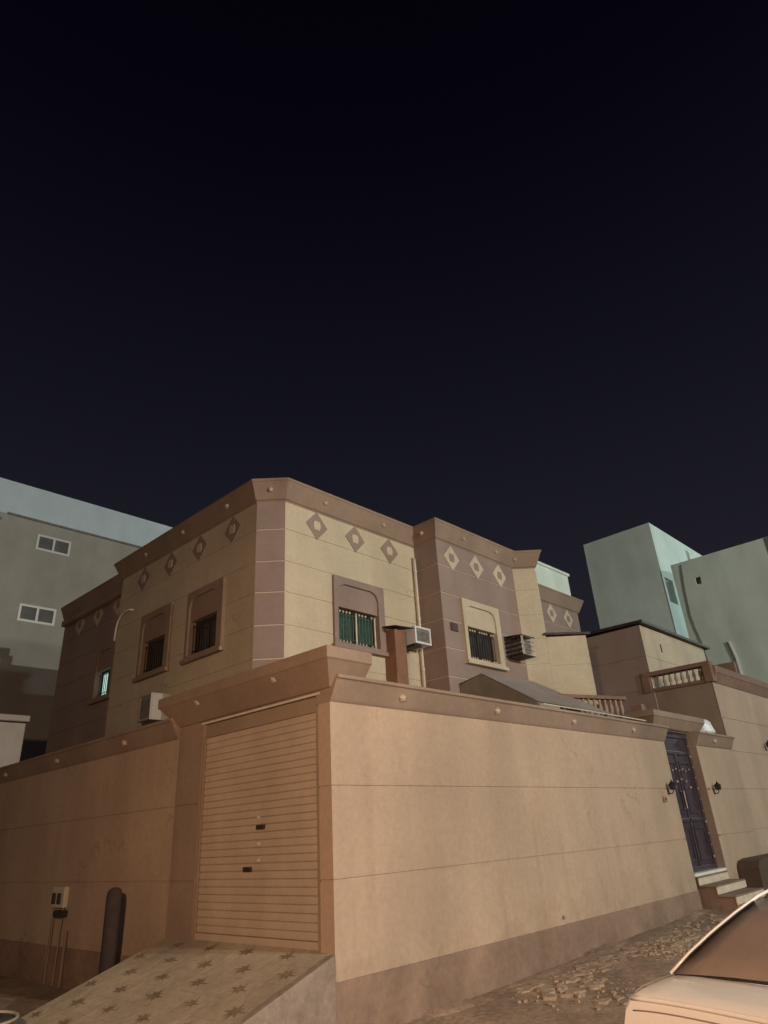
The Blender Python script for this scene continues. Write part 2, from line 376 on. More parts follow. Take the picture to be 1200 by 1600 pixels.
# corner return of that wall beside the shutter
fcr = Face((0, .19), (0, 0))
wall_face(fcr, 0, .19, [.45, 1.25, 2.08, 3.16], (), 'wallcream', 'wallcream', wf, 0, 1, zbase=-.4)
mb = MB(); fcr.slab(mb, 0, .19, -.4, .45, -.15, .016, 0, 1); mb.build('plinth', 'plinth', wf)
mb = MB(); mb.box(.03, .30, .185, .20, .45, 3.1); mb.build('jamb', 'wallcream', wf)
mb = MB(); mb.tube([(3.95, .01, .53), (3.95, -.02, .53)], .022, 10); mb.build('drain_spout', 'plinth', wf)

LEFT = Face((0, 16.), (0, 2.97))
wl = boundary('boundary_wall', LEFT, 'shadowed beige side wall with brown coping, left of the garage portal', LEFT.len, 0, 0, [16-y for y in (4.33, 6.63, 8.9)], [(0, 16.), (0, 2.97)])

# garage portal
gp = thing('garage_portal', 'brown garage portal with overhanging coping framing the roller shutter', 'gateway')
fpil = Face((0, 2.965), (0, 2.41))
wall_face(fpil, 0, fpil.len, [.45, 1.25, 2.08, 3.02], (), 'brown', 'brown', gp, 0, 1, zbase=-.4, th=.3)
mb = MB(); mb.box(-.001, .3, 2.40, 2.412, -.2, 3.02); mb.build('jamb', 'brown', gp)
mb = MB(); mb.box(0.002, .42, .19, 2.962, 3.02, 3.20); mb.build('lintel', 'brown', gp)
mb = MB(); mb.box(-.018, .01, .15, 2.42, 3.0, 3.022); mb.build('edge_strip', 'pipe', gp)
PC = [(-.2, 3.04), (0, 3.04), (.025, 3.05), (.11, 3.155), (.22, 3.285), (.24, 3.30), (.24, 3.42), (.10, 3.445), (-.2, 3.445)]
c = sweep([(.42, 2.93), (0, 2.93), (0, 0.), (.42, 0.)], PC, 'coping', 'brown', gp, bevel=.006)
mb = MB(); mb.box(.1, .42, .1, 2.85, 3.2, 3.43); mb.build('coping_core', 'brown', gp)
fp = Face((0, 2.97), (0, 0))
for y in (.73, 2.29): stud(fp, 2.97-y, .17, 3.25, c, slope=.9)

# roller shutter
rs = thing('roller_shutter', 'closed beige roller shutter of narrow slats in the garage portal', 'shutter')
n_sl = 28; z0s, z1s = .74, 2.84; ph = (z1s-z0s)/n_sl; base = None
mb = MB()
prof = [(0, 0), (-.009, ph*.10), (-.012, ph*.5), (-.009, ph*.9), (0, ph*.985), (.012, ph*.985), (.012, 0)]
n = len(prof)
for y in (.20, 2.41):
    for x, z in prof: mb.v.append((x+.15, y, z))
for j in range(n): mb.f.append((j, (j+1) % n, n+(j+1) % n, n+j))
mb.f += [tuple(range(n)), tuple(reversed(range(n, 2*n)))]
s0 = mb.build('slat', 'shutter', rs); s0.location.z = z0s
for i in range(1, n_sl):
    s = s0.copy(); COL.objects.link(s); s.parent = rs; s.location.z = z0s+i*ph; s.location.x = random.uniform(-.002, .002)
mb = MB(); mb.box(.13, .30, .20, 2.41, 2.84, 3.02); mb.build('roller_box', 'shutterdark', rs)
mb = MB(); mb.box(.125, .175, .20, 2.41, .66, .738); mb.build('bottom_rail', 'shutter', rs)
for y0 in (.201, 2.37):
    mb = MB(); mb.box(.10, .129, y0, y0+.04, .66, 2.84); mb.build('guide_rail', 'shutterdark', rs)
for yc, zc in ((1.20, 1.765), (1.42, 1.36)):
    mb = MB(); mb.box(.105, .14, yc-.065, yc+.065, zc-.022, zc+.022); mb.build('handle', 'darkmetal', rs, bevel=.005)
for yc, zc in ((1.25, 1.86), (1.24, 1.60), (1.24, 1.44)):
    mb = MB(); mb.tube([(.14, yc, zc), (.122, yc, zc)], .016, 8); mb.build('keyhole', 'alu', rs)

rs.location.x = -.09

# ramp
rmp_o = bpy.data.objects.new('driveway_ramp', None); COL.objects.link(rmp_o); rmp_o['kind'] = 'structure'; rmp_o['label'] = 'sloping driveway ramp paved with star tiles before the shutter'
RS, RZ = .32, .665
def rz(x): return RZ+RS*x
mb = MB()
mb.hexa([(-2.9, .02, -.5), (0.1, .02, -.5), (.1, 3.0, -.5), (-2.9, 3.0, -.5), (-2.9, .02, rz(-2.9)-.022), (.1, .02, RZ-.022), (.1, 3.0, RZ-.022), (-2.9, 3.0, rz(-2.9)-.022)])
mb.build('ramp_body', 'concrete', rmp_o)
mb = MB()
mb.hexa([(-2.9, -.03, -.5), (-.02, -.03, -.5), (-.02, .07, -.5), (-2.9, .07, -.5), (-2.9, -.03, rz(-2.9)+.004), (-.02, -.03, rz(-.02)+.004), (-.02, .07, rz(-.02)+.004), (-2.9, .07, rz(-2.9)+.004)])
mb.build('ramp_edge', 'concrete', rmp_o, bevel=.01)
TW, TD = .3245, .267
k = math.hypot(1, RS)
tile_me = None; star_me = None
ang = -math.atan(RS)
mb = MB(); mb.box(-TD*k/2+.0015, TD*k/2-.0015, -TW/2+.0015, TW/2-.0015, -.02, 0.); tb = mb
def star_mb():
    m_ = MB(); n_ = 16; pts = []
    for j in range(n_):
        q = 2*math.pi*j/n_; r_ = .125 if j % 4 == 0 else (.095 if j % 2 == 0 else .047)
        pts.append((r_*math.cos(q)*.95, r_*math.sin(q)*1.1))
    v = [(a, b, .0025) for a, b in pts]+[(a, b, -.003) for a, b in pts]
    m_.poly(v, [tuple(range(n_))]+[(i, i+n_, (i+1) % n_+n_, (i+1) % n_) for i in range(n_)])
    return m_
first = None; firsts = None
for r in range(10):
    xc = -.10-r*TD+.0
    for cidx in range(9):
        yc = .07+TW*(cidx+.5)
        if first is None:
            o = tb.build('tile', 'tile', rmp_o); first = o
        else:
            o = first.copy(); COL.objects.link(o); o.parent = rmp_o
        o.location = (xc, yc, rz(xc)); o.rotation_euler = (0, ang, 0)
        if (r+cidx) % 2 == 1:
            if firsts is None:
                s = star_mb().build('star_inlay', 'star', o); firsts = s
            else:
                s = firsts.copy(); COL.objects.link(s); s.parent = o
            s.rotation_euler = (0, 0, random.uniform(-.12, .12)); q_ = random.uniform(.8, 1.05); s.scale = (q_, q_*random.uniform(.92, 1.08), 1)

# ------------------------------------------------------------------ entrance: portal, door, steps, wall to the right
ep = thing('entrance_portal', 'raised brown coping and jambs round the purple street door', 'gateway')
mb = MB(); mb.box(10.002, 10.2, .012, .4, .45, 3.16); mb.build('jamb', 'brown', ep)
mb = MB(); mb.box(9.985, 10.003, -.004, .30, .45, 3.0); mb.build('jamb_lining', 'brown', ep)
mb = MB(); mb.box(8.25, 8.428, .19, .4, .3, 3.16); mb.build('jamb', 'brown', ep)
mb = MB(); mb.box(8.3, 10.3, .10, .45, 3.14, 3.25); mb.build('lintel', 'brown', ep)
PC2 = [(-.2, 3.16), (0, 3.16), (.03, 3.18), (.13, 3.34), (.15, 3.36), (.15, 3.46), (.05, 3.48), (-.2, 3.48)]
sweep([(8.2, .5), (8.2, .06), (10.42, .06), (10.42, .5)], PC2, 'coping', 'brown', ep, bevel=.006)
mb = MB(); mb.box(8.3, 10.3, .15, .5, 3.2, 3.47); mb.build('coping_core', 'brown', ep)

DF = Face((8.43, .17), (10.0, .17))
dr = thing('street_door', 'dark purple metal street door with bright bosses above the steps', 'door')
mb = MB(); DF.slab(mb, 0, 1.555, .68, 3.14, -.05, 0); mb.build('door_leaf', 'door', dr)
for a, b, z0, z1 in ((.0, .09, .68, 3.14), (1.465, 1.555, .68, 3.14), (.09, 1.465, .68, .78), (.09, 1.465, 3.04, 3.14), (.09, 1.465, 2.72, 2.78), (.09, 1.465, 1.52, 1.58), (.74, .81, .78, 2.72)):
    mb = MB(); DF.slab(mb, a, b, z0, z1, .001, .028); mb.build('door_rail', 'door', dr, bevel=.006)
for a, b, z0, z1 in ((.16, .68, .86, 1.44), (.87, 1.39, .86, 1.44), (.16, .68, 1.66, 2.60), (.87, 1.39, 1.66, 2.60)):
    mb = MB(); DF.ring(mb, [(a, z0), (b, z0), (b, z1), (a, z1)], [(a+.05, z0+.05), (b-.05, z0+.05), (b-.05, z1-.05), (a+.05, z1-.05)], .001, .022); mb.build('door_moulding', 'door', dr)
def boss(u, z, r=.022):
    mb = MB(); p = Vector(DF.p(u, .02, z)); d = Vector((0, -1, 0))
    mb.tube([p, p+d*.014, p+d*.026], [r, r*.85, r*.3], 8); mb.build('boss', 'doorboss', dr)
for i in range(7): boss(.30+.16*i, 2.42 + (.0 if i % 2 else .03))
for i in range(5):
    q = math.pi*(.15+.7*i/4); boss(.78-.42*math.cos(q), 2.0+.26*math.sin(q), .026)
for i in range(11): boss(1.50, .9+.2*i, .016 if i % 3 else .026)
mb = MB(); mb.tube([DF.p(.62, .02, 1.75), DF.p(.62, .08, 1.75), DF.p(.62, .08, 2.05), DF.p(.62, .02, 2.05)], .014, 8); mb.build('handle', 'doorboss', dr)
mb = MB(); mb.box(8.44, 9.98, -.01, .13, .655, .70); th_ = mb.build('threshold', 'white', dr)

st = thing('entrance_steps', 'three short steps with pale marble risers before the street door', 'steps')
for i, (y, zt) in enumerate(((-.02, .645), (-.30, .510), (-.58, .365))):
    mb = MB(); yb = .16 if i == 0 else (-.02, -.30, -.58)[i-1]+.01
    mb.box(8.52, 9.92, y+.012, yb, -.2, zt-.012); mb.build('step_body', 'plinth', st)
    mb = MB(); mb.box(8.5, 9.94, y-.012, y+.010, zt-.128, zt-.02); mb.build('riser', 'marble', st, bevel=.004)
    mb = MB(); mb.box(8.5, 9.94, y-.014, yb+.008, zt-.018, zt+.004); mb.build('tread', 'plinth', st, bevel=.004)

RIGHT = Face((10.0, 0), (22.0, 0))
wr = boundary('boundary_wall', RIGHT, 'short stretch of beige wall with brown coping, right of the street door', 2.02, 0, 0, (.9,), [(10.0, 0), (12.05, 0)])
# tall terrace block continuing that wall
tb_ = thing('terrace_block', 'tall beige terrace block with terracotta balustrade, right of the street door', 'building')
F2 = Face((12.02, 0), (24.0, 0))
wall_face(F2, .004, 12., [.45, 1.28, 2.09, 2.88, 3.61, 4.42], (), 'wallcream', 'wallcream', tb_, 0, 0, zbase=-.4)
mb = MB(); F2.slab(mb, .004, 12., -.4, .45, -.1, .018); mb.build('plinth', 'plinth', tb_)
F3 = Face((12.02, 6.0), (12.02, .023))
mb = MB(); F3.slab(mb, 0, 5.977, 0, 4.43, -.25, 0, 0, .0); mb.build('wall', 'brown', tb_)
CP4 = [(-.22, 4.40), (0, 4.40), (.02, 4.42), (.10, 4.62), (.12, 4.64), (.12, 4.80), (-.22, 4.80)]
sweep([(12.1, 0), (24.0, 0)], CP4, 'coping', 'terracotta', tb_, bevel=.006)
mb = MB(); mb.box(11.95, 12.22, -.05, 1.6, 4.80, 4.90); mb.build('hand_rail', 'terracotta', tb_, bevel=.01)
mb = MB(); mb.box(11.98, 12.2, .13, 1.6, 4.42, 4.50); mb.build('bottom_rail', 'terracotta', tb_, bevel=.01)
mb = MB(); mb.box(11.96, 12.2, 1.44, 1.64, 4.42, 4.90); mb.build('balustrade_post', 'terracotta', tb_, bevel=.01)
mb = MB(); mb.box(11.96, 12.2, -.06, .14, 4.42, 4.90); mb.build('balustrade_post', 'terracotta', tb_, bevel=.01)
BP = [(.03, 0), (.036, .03), (.022, .06), (.045, .13), (.036, .19), (.02, .25), (.034, .28), (.03, .30)]
mb = MB(); mb.lathe(0, 0, BP, 8); b0 = mb.build('baluster', 'baluster', tb_, smooth=True); b0.location = (12.09, .25, 4.50)
for i in range(1, 9):
    b = b0.copy(); COL.objects.link(b); b.parent = tb_; b.location = (12.09, .25+.145*i, 4.50)
mb = MB(); mb.box(17.2, 17.4, .9, 2.2, 5.3, 5.75); mb.build('far_rail', 'terracotta', tb_)
mb = MB(); mb.box(12.2, 24, .25, 6.0, 4.0, 4.2); mb.build('terrace_floor', 'plinth', tb_)

# white sack on the wall top
def blob(name, c, s, m, seed, parent=None):
    rnd = random.Random(seed); mb = MB(); nu, nv = 12, 7
    for i in range(nv+1):
        th = math.pi*i/nv
        for j in range(nu):
            ph_ = 2*math.pi*j/nu; k_ = 1+rnd.uniform(-.14, .14)
            sx = math.copysign(abs(math.sin(th)*math.cos(ph_))**.6, math.cos(ph_)); sy = math.copysign(abs(math.sin(th)*math.sin(ph_))**.6, math.sin(ph_)); sz = math.copysign(abs(math.cos(th))**.7, math.cos(th))
            mb.v.append((c[0]+s[0]*sx*k_, c[1]+s[1]*sy*k_, c[2]+s[2]*sz*k_))
    for i in range(nv):
        for j in range(nu): mb.f.append((i*nu+j, (i+1)*nu+j, (i+1)*nu+(j+1) % nu, i*nu+(j+1) % nu))
    return mb.build(name, m, parent)
tag(blob('sack', (11.45, .35, 3.36), (.42, .22, .20), 'sack', 3), 'crumpled white plastic sack on the wall top beside the terrace block', 'sack')

# ------------------------------------------------------------------ main house
hs = thing('house', 'two storey beige and mauve house with diamond frieze and brown cornice behind the wall', 'house')
ZH = [3.66, 4.22, 4.77, 5.33, 5.88, 6.47, 7.02]
CORN = [(-.2, 6.99), (0, 6.99), (.015, 7.02), (.04, 7.03), (.16, 7.33), (.175, 7.34), (.175, 7.385), (.0, 7.40), (-.2, 7.40)]
T22 = math.tan(math.radians(22.5))
HF = Face((1.75, 3.0), (5.15, 3.0))
HC = Face((1.40, 3.35), (1.75, 3.0))
HL = Face((1.40, 8.25), (1.40, 3.35))
BS = Face((5.15, 3.0), (5.15, 2.40))
BF = Face((5.15, 2.40), (7.92, 2.40))
DG = Face((7.92, 2.40), (8.29, 2.03))
# left wing
LW = Face((1.75, 12.05), (1.75, 8.25))
W3 = Face((10.0, 3.3), (12.55, 3.3))
# front, window
hw = (1.16, 2.18, 4.66, 5.30)
wall_face(HF, 0, HF.len, ZH, [whole(*hw)], 'cream', 'cream', hs, T22, 0, zbase=0)
arch_window(HF, *hw, hs, 'mauve', 'greenglass')
for x in (2.47, 3.43, 4.38): diamond(HF, x-1.75, 6.73, hs, 'mauve', 'cream')
# chamfer
wall_face(HC, 0, HC.len, ZH, (), 'mauve', 'joint', hs, T22, T22, zbase=0, gap=.022)
# left face
lw1 = (8.25-5.27, 8.25-4.36, 4.66, 5.30); lw2 = (8.25-7.0, 8.25-6.1, 4.66, 5.30)
wall_face(HL, 0, HL.len, ZH, [whole(*lw1), whole(*lw2)], 'cream', 'cream', hs, 1, T22, zbase=0)
arch_window(HL, *lw1, hs, 'brown', 'glass', bars='dark')
arch_window(HL, *lw2, hs, 'brown', 'glass', bars='dark')
for y in (4.07, 5.15, 6.2, 7.28): diamond(HL, 8.25-y, 6.73, hs, 'mauve', 'cream')
# return between left face and wing
mb = MB(); mb.box(1.42, 1.9, 8.05, 8.24, 0, 7.0); mb.build('wall', 'cream', hs)
wlh = (12.05-9.72, 12.05-9.0, 4.70, 5.30)
wall_face(LW, 0, LW.len, ZH, [whole(*wlh)], 'mauve', 'mauve', hs, 1, 0, zbase=0)
arch_window(LW, *wlh, hs, 'brown', 'litglass', bars='dark')
for y in (9.1, 10.1, 11.1): diamond(LW, 12.05-y, 6.73, hs, 'cream', 'mauve')
# bay
wall_face(BS, 0, BS.len, ZH, (), 'mauve', 'joint', hs, 0, 1, zbase=0, gap=.022)
bw = (5.85-5.15, 6.87-5.15, 4.64, 5.30)
wall_face(BF, 0, BF.len, ZH, [whole(*bw)], 'mauve', 'joint', hs, 1, 0, zbase=0, gap=.022)
arch_window(BF, *bw, hs, 'cream', 'glass', bars='dark', fin=True)
for x in (5.62, 6.47, 7.33): diamond(BF, x-5.15, 6.70, hs, 'cream', 'mauve')
wall_face(DG, 0, DG.len, ZH, (), 'cream', 'cream', hs, 0, 0, zbase=0)
# third wing with two diamonds
wall_face(W3, 0, W3.len, ZH, (), 'mauve', 'joint', hs, 0, 0, zbase=0, gap=.022)
for x in (11.05, 11.93): diamond(W3, x-10, 6.74, hs, 'cream', 'mauve')
# cornices
cA = sweep([(1.75, 12.05), (1.75, 8.2)], CORN, 'cornice', 'brown', hs, bevel=.006)
cB = sweep([(2.2, 8.25), (1.40, 8.25), (1.40, 3.35), (1.75, 3.0), (5.16, 3.0)], CORN, 'cornice', 'brown', hs, bevel=.006)
cC = sweep([(5.15, 3.1), (5.15, 2.40), (7.92, 2.40), (8.29, 2.03), (8.8, 2.54)], CORN, 'cornice', 'brown', hs, bevel=.006)
cD = sweep([(9.9, 3.3), (12.55, 3.3), (12.55, 5.0)], CORN, 'cornice', 'brown', hs, bevel=.006)
for y in (4.12, 5.62, 7.07): stud(HL, 8.25-y, .115, 7.19, cB)
stud(HC, HC.len/2, .115, 7.19, cB)
for x in (2.59, 4.14): stud(HF, x-1.75, .115, 7.19, cB)
stud(BS, .34, .115, 7.19, cC)
for x in (5.97, 7.16): stud(BF, x-5.15, .115, 7.19, cC)
stud(DG, .06, .115, 7.19, cC)
# roof deck and hidden back walls
mb = MB(); mb.box(1.6, 12.3, 3.4, 11.9, 6.85, 6.98); mb.build('roof', 'brown', hs)
mb = MB(); mb.box(1.9, 12.4, 11.8, 12.0, 0, 6.9); mb.build('wall', 'cream', hs)
mb = MB(); mb.box(5.4, 8.2, 2.62, 3.5, 6.7, 6.97); mb.build('roof', 'brown', hs)
mb = MB(); mb.box(12.3, 12.5, 3.4, 11.9, 0, 6.98); mb.build('wall', 'mauve', hs)
mb = MB(); mb.box(8.3, 8.45, 2.1, 3.6, 0, 6.98); mb.build('wall', 'cream', hs)
# roof room
mb = MB(); mb.box(11.6, 13.75, 4.0, 6.5, 6.98, 8.62); rr1 = mb.build('roof_room', 'mint', hs)
mb = MB(); mb.box(11.55, 13.80, 3.95, 6.55, 8.62, 8.70); mb.build('roof_slab', 'mint', rr1)
# maroon junction opening
mb = MB(); BF.slab(mb, .20, .41, 5.12, 5.28, .0, .03); mb.build('junction_box', 'maroon', hs, bevel=.004)

# shaft against the front face
sh = thing('duct_shaft', 'narrow brown duct shaft with a tilted metal lid beside the green window', 'duct')
mb = MB(); mb.box(4.08, 4.38, 2.72, 2.998, 0, 5.02); mb.build('shaft', 'shaft', sh, bevel=.006)
mb = MB(); mb.hexa([(3.99, 2.60, 5.03), (4.50, 2.60, 5.06), (4.50, 2.99, 5.12), (3.99, 2.99, 5.09), (3.99, 2.60, 5.045), (4.50, 2.60, 5.075), (4.50, 2.99, 5.135), (3.99, 2.99, 5.105)]); mb.build('lid', 'darkmetal', sh)

def window_ac(name, label, x0, x1, y0, y1, z0, z1, face='y', cm='acwhite'):
    t = thing(name, label, 'air conditioner', group='window air conditioners')
    mb = MB()
    mb.box(x0, x1, y0+.03, y1, z0, z1); mb.build('casing', cm, t, bevel=.01)
    if face == 'y':
        f = Face((x0, y0+.03), (x1, y0+.03)); L = x1-x0
    else:
        f = Face((x0, y1), (x0, y0+.03)); L = y1-y0-.03
    mb = MB(); f.ring(mb, [(0, z0), (L, z0), (L, z1), (0, z1)], [(.04, z0+.04), (L-.04, z0+.04), (L-.04, z1-.04), (.04, z1-.04)], .001, .03); mb.build('front_frame', cm, t, bevel=.005)
    mb = MB(); f.slab(mb, .04, L-.04, z0+.04, z1-.04, .0015, .008); gr = mb.build('grille', 'acgrey', t)
    nn = int((z1-z0-.1)/.03)
    for i in range(nn):
        z = z0+.055+i*.03
        mb = MB(); f.slab(mb, .05, L-.05, z, z+.01, .009, .02); mb.build('louvre', 'acgrey', gr)
    return t
ac = window_ac('air_conditioner', 'white boxed air conditioner beside the drainpipe on the house front', 4.52, 4.98, 2.60, 2.998, 4.80, 5.13)
mb = MB(); mb.box(4.55, 4.75, 2.66, 2.99, 4.755, 4.795); mb.build('bracket', 'darkmetal', ac)
ac2 = window_ac('air_conditioner', 'pale boxed air conditioner on the dark side wall above the garage coping', 1.05, 1.398, 5.75, 6.20, 3.64, 4.10, 'x', 'acdull')

# drainpipe
dp = thing('drainpipe', 'pale vertical drainpipe in the corner of the house front', 'pipe')
mb = MB(); mb.tube([(5.06, 2.985, 6.72), (5.06, 2.93, 6.70), (5.06, 2.93, 6.6), (5.06, 2.93, 0.3)], .028, 10); mb.build('pipe', 'pipe', dp, smooth=True)
for z in (4.4, 5.4, 6.4):
    mb = MB(); mb.tube([(5.06, 2.93, z), (5.06, 2.93, z+.05)], .036, 10); mb.build('clamp', 'pipe', dp)
o = MB().tube([(1.33, 8.18, 5.60), (1.33, 8.17, 5.85), (1.33, 8.11, 6.02), (1.33, 7.98, 6.11), (1.33, 7.82, 6.15), (1.33, 7.66, 6.15), (1.40, 7.60, 6.15)], .022, 8).build('vent_pipe', 'pipe', smooth=True)
tag(o, 'short curved pale pipe on the shadowed side wall of the house', 'pipe')

# cage with air conditioner on the bay
cg = thing('caged_air_conditioner', 'air conditioner inside a dark metal cage beside the bay window', 'air conditioner')
X0, X1, Y0, Y1, Z0, Z1 = 7.18, 7.66, 1.98, 2.398, 4.84, 5.22
mb = MB(); mb.box(X0+.05, X1-.05, Y0+.06, Y1, Z0+.04, Z1-.05); mb.build('casing', 'acgrey', cg, bevel=.01)
mb = MB(); mb.hexa([(X0-.02, Y0-.03, Z1), (X1+.02, Y0-.03, Z1), (X1+.02, Y1, Z1+.04), (X0-.02, Y1, Z1+.04), (X0-.02, Y0-.03, Z1+.015), (X1+.02, Y0-.03, Z1+.015), (X1+.02, Y1, Z1+.055), (X0-.02, Y1, Z1+.055)]); mb.build('cover', 'darkmetal', cg)
for x in (X0, X0+.05, X0+.40, X1-.01):
    mb = MB(); mb.tube([(x, Y0, Z0-.01), (x, Y0, Z1)], .009, 6); mb.build('bar', 'bar', cg)
for i in range(5):
    z = Z0+i*(Z1-Z0)/4
    mb = MB(); mb.box(X0-.012, X0+.0, Y0, Y1-.002, z-.022 if i else z, z+.022 if i < 4 else z+.001); mb.build('side_slat', 'darkmetal', cg)
    mb = MB(); mb.tube([(X0, Y0, z), (X1, Y0, z)], .006, 6); mb.build('bar', 'bar' if i in (0, 4) else 'darkmetal', cg)
for i in range(4):
    mb = MB(); y = Y0+.08+i*.1; mb.tube([(X0, y, Z0), (X0, y, Z1)], .006, 6); mb.build('bar', 'darkmetal', cg)
mb = MB(); mb.box(X0, X1, Y0, Y1, Z0-.02, Z0-.012); mb.build('floor_plate', 'darkmetal', cg)

# ------------------------------------------------------------------ stair annex with metal roof edge
an = thing('stair_annex', 'low beige and mauve stair annex with thin dark roof sheet, right of the bay', 'annex')
ZA = [3.4, 3.95, 4.72, 5.36]
A1 = Face((8.29, 2.03), (8.92, 1.40)); A2 = Face((12.0, 2.98), (12.0, 1.40)); A3 = Face((12.0, 1.40), (16.4, 1.40))
wall_face(A1, .002, A1.len, ZA, (), 'cream', 'cream', an, 0, 0, zbase=0, th=.15)
ZB = [3.7, 4.5, 5.32, 6.12]
wall_face(A2, 0, A2.len, ZB, (), 'mauve', 'mauve', an, 0, 1, zbase=0)
wall_face(A3, 0, A3.len, ZB, [(1.06, 1.16, 5.56, 5.78)], 'cream', 'cream', an, 1, 0, zbase=3.25)
mb = MB(); A3.slab(mb, 1.05, 1.17, 5.55, 5.79, -.15, -.10); mb.build('vent', 'darkmetal', an)
def roof_sheet(pts, zt, th=.05):
    mb = MB(); nn = len(pts)
    mb.poly([(x, y, z) for (x, y), z in zip(pts, zt)]+[(x, y, z+th) for (x, y), z in zip(pts, zt)], [tuple(reversed(range(nn))), tuple(range(nn, 2*nn))]+[(i, (i+1) % nn, nn+(i+1) % nn, nn+i) for i in range(nn)])
    return mb.build('roof_sheet', 'darkmetal', an)
roof_sheet([(8.22, 2.02), (8.95, 1.29), (9.3, 1.6), (8.6, 2.35)], [5.40, 5.37, 5.38, 5.42])
roof_sheet([(11.88, 3.1), (11.90, 1.27), (16.6, 1.27), (16.6, 4.6), (11.9, 4.6)], [6.17, 6.15, 6.12, 6.15, 6.2], .07)
mb = MB(); mb.box(12.25, 16.3, 1.7, 4.5, 5.9, 6.12); mb.build('roof_slab', 'cream', an)
mb = MB(); mb.box(16.15, 16.38, 1.63, 4.5, 3.25, 6.11); mb.build('wall', 'cream', an)

# low balustrade behind the front wall
lb = thing('low_balustrade', 'low terracotta balustrade between the tarpaulin and the stair annex', 'balustrade')
p0, p1 = Vector((7.25, 1.42)), Vector((9.0, .80)); fl = Face(p0, p1)
mb = MB(); fl.slab(mb, 0, fl.len, 3.86, 3.93, -.16, 0); mb.build('hand_rail', 'terracotta', lb, bevel=.008)
mb = MB(); fl.slab(mb, 0, fl.len, 3.46, 3.53, -.16, 0); mb.build('bottom_rail', 'terracotta', lb, bevel=.008)
mb = MB(); fl.slab(mb, 0, fl.len, 0, 3.46, -.14, -.02); mb.build('base_wall', 'mauve', lb)
mb = MB(); mb.lathe(0, 0, [(r, z*1.1) for r, z in BP], 8); b0 = mb.build('baluster', 'baluster', lb, smooth=True)
for i in range(12):
    b = b0 if i == 0 else b0.copy()
    if i: COL.objects.link(b); b.parent = lb
    b.location = fl.p(.15+i*.145, -.08, 3.53)
mb = MB(); mb.box(8.52, 8.70, .32, .55, 3.4, 3.66); mb.build('dark_post', 'terracotta', lb, bevel=.01)

# tarpaulin shelter
tp = thing('tarpaulin_shelter', 'grey tarpaulin shelter roof showing above the front wall under the bay', 'shelter')
rid0, rid1 = (5.5, 1.91, 4.21), (7.12, 1.85, 4.24)
def sheet(nm, quad, m, sag):
    a, b, c_, d = [Vector(q) for q in quad]; N_ = 8; mb = MB()
    for s_ in (0, -.02):
        for i in range(N_+1):
            for j in range(N_+1):
                u, v = i/N_, j/N_
                p = (a*(1-u)+b*u)*(1-v)+(d*(1-u)+c_*u)*v
                mb.v.append((p.x, p.y, p.z-sag*16*u*(1-u)*v*(1-v)+s_))
    n1 = N_+1
    for off, flip in ((0, False), (n1*n1, True)):
        for i in range(N_):
            for j in range(N_):
                f = (off+i*n1+j, off+(i+1)*n1+j, off+(i+1)*n1+j+1, off+i*n1+j+1); mb.f.append(tuple(reversed(f)) if flip else f)
    return mb.build(nm, m, tp, smooth=True)
sheet('front_sheet', ((5.5, .80, 3.52), (8.1, .75, 3.50), rid1, rid0), 'tarp', .03)
sheet('back_sheet', (rid0, rid1, (7.3, 2.39, 4.12), (5.4, 2.39, 4.09)), 'tarp', .01)
sheet('end_sheet', ((5.44, 2.38, 4.07), (5.44, 2.37, 3.2), (5.47, .82, 3.2), (5.47, 1.91, 4.19)), 'tarpdark', .02)
mb = MB().poly([(5.48, 1.91, 4.195), (5.48, .80, 3.51), (5.48, .80, 3.2), (5.48, 1.91, 3.2), (5.46, 1.91, 4.195), (5.46, .80, 3.51), (5.46, .80, 3.2), (5.46, 1.91, 3.2)], [(0, 1, 2, 3), (7, 6, 5, 4), (0, 4, 5, 1), (1, 5, 6, 2), (2, 6, 7, 3), (3, 7, 4, 0)]); mb.build('end_sheet', 'tarpdark', tp)
for x, y in ((5.55, .85), (8.0, .85), (5.55, 2.3)):
    mb = MB(); mb.tube([(x, y, 0), (x, y, 3.5)], .03, 8); mb.build('pole', 'darkmetal', tp)

# conduit on the coping
o = MB().tube([(4.1, -.10, 3.215), (5.4, -.11, 3.217), (6.6, -.10, 3.216), (7.6, -.09, 3.215)], .011, 6).build('conduit', 'pipe')
tag(o, 'thin pale conduit lying along the top of the front wall', 'conduit')

# ------------------------------------------------------------------ wall lanterns, bell
def lantern(x, y, z, label):
    t = thing('wall_lantern', label, 'lantern', group='lanterns on the wall'); t.location = (x*.22, y*.22, z*.22); t.scale = (.78, .78, .78)
    mb = MB(); mb.box(x-.035, x+.035, y-.018, y-.002, z-.10, z+.04); mb.build('back_plate', 'lantern', t, bevel=.005)
    mb = MB(); mb.tube([(x, y-.02, z-.07), (x, y-.08, z-.09), (x, y-.13, z-.05), (x, y-.13, z-.01)], .012, 8); mb.build('arm', 'lantern', t)
    mb = MB(); mb.lathe(x, y-.13, [(.035, z-.01), (.062, z+.0), (.075, z+.10), (.07, z+.105)], 6); mb.build('glass_body', 'glass', t)
    mb = MB(); mb.lathe(x, y-.13, [(.095, z+.105), (.08, z+.12), (.03, z+.165), (.012, z+.19), (.014, z+.21)], 6); mb.build('cap', 'lantern', t)
    for j in range(6):
        q = 2*math.pi*j/6
        mb = MB(); mb.tube([(x+.064*math.cos(q), y-.13+.064*math.sin(q), z), (x+.077*math.cos(q), y-.13+.077*math.sin(q), z+.105)], .006, 5); mb.build('rib', 'lantern', t)
lantern(8.10, 0, 2.06, 'black iron wall lantern at the left edge of the street door')
lantern(10.35, 0, 2.06, 'black iron wall lantern right of the street door')
lantern(14.62, 0, 3.06, 'dark wall lantern high on the terrace block at the picture edge')
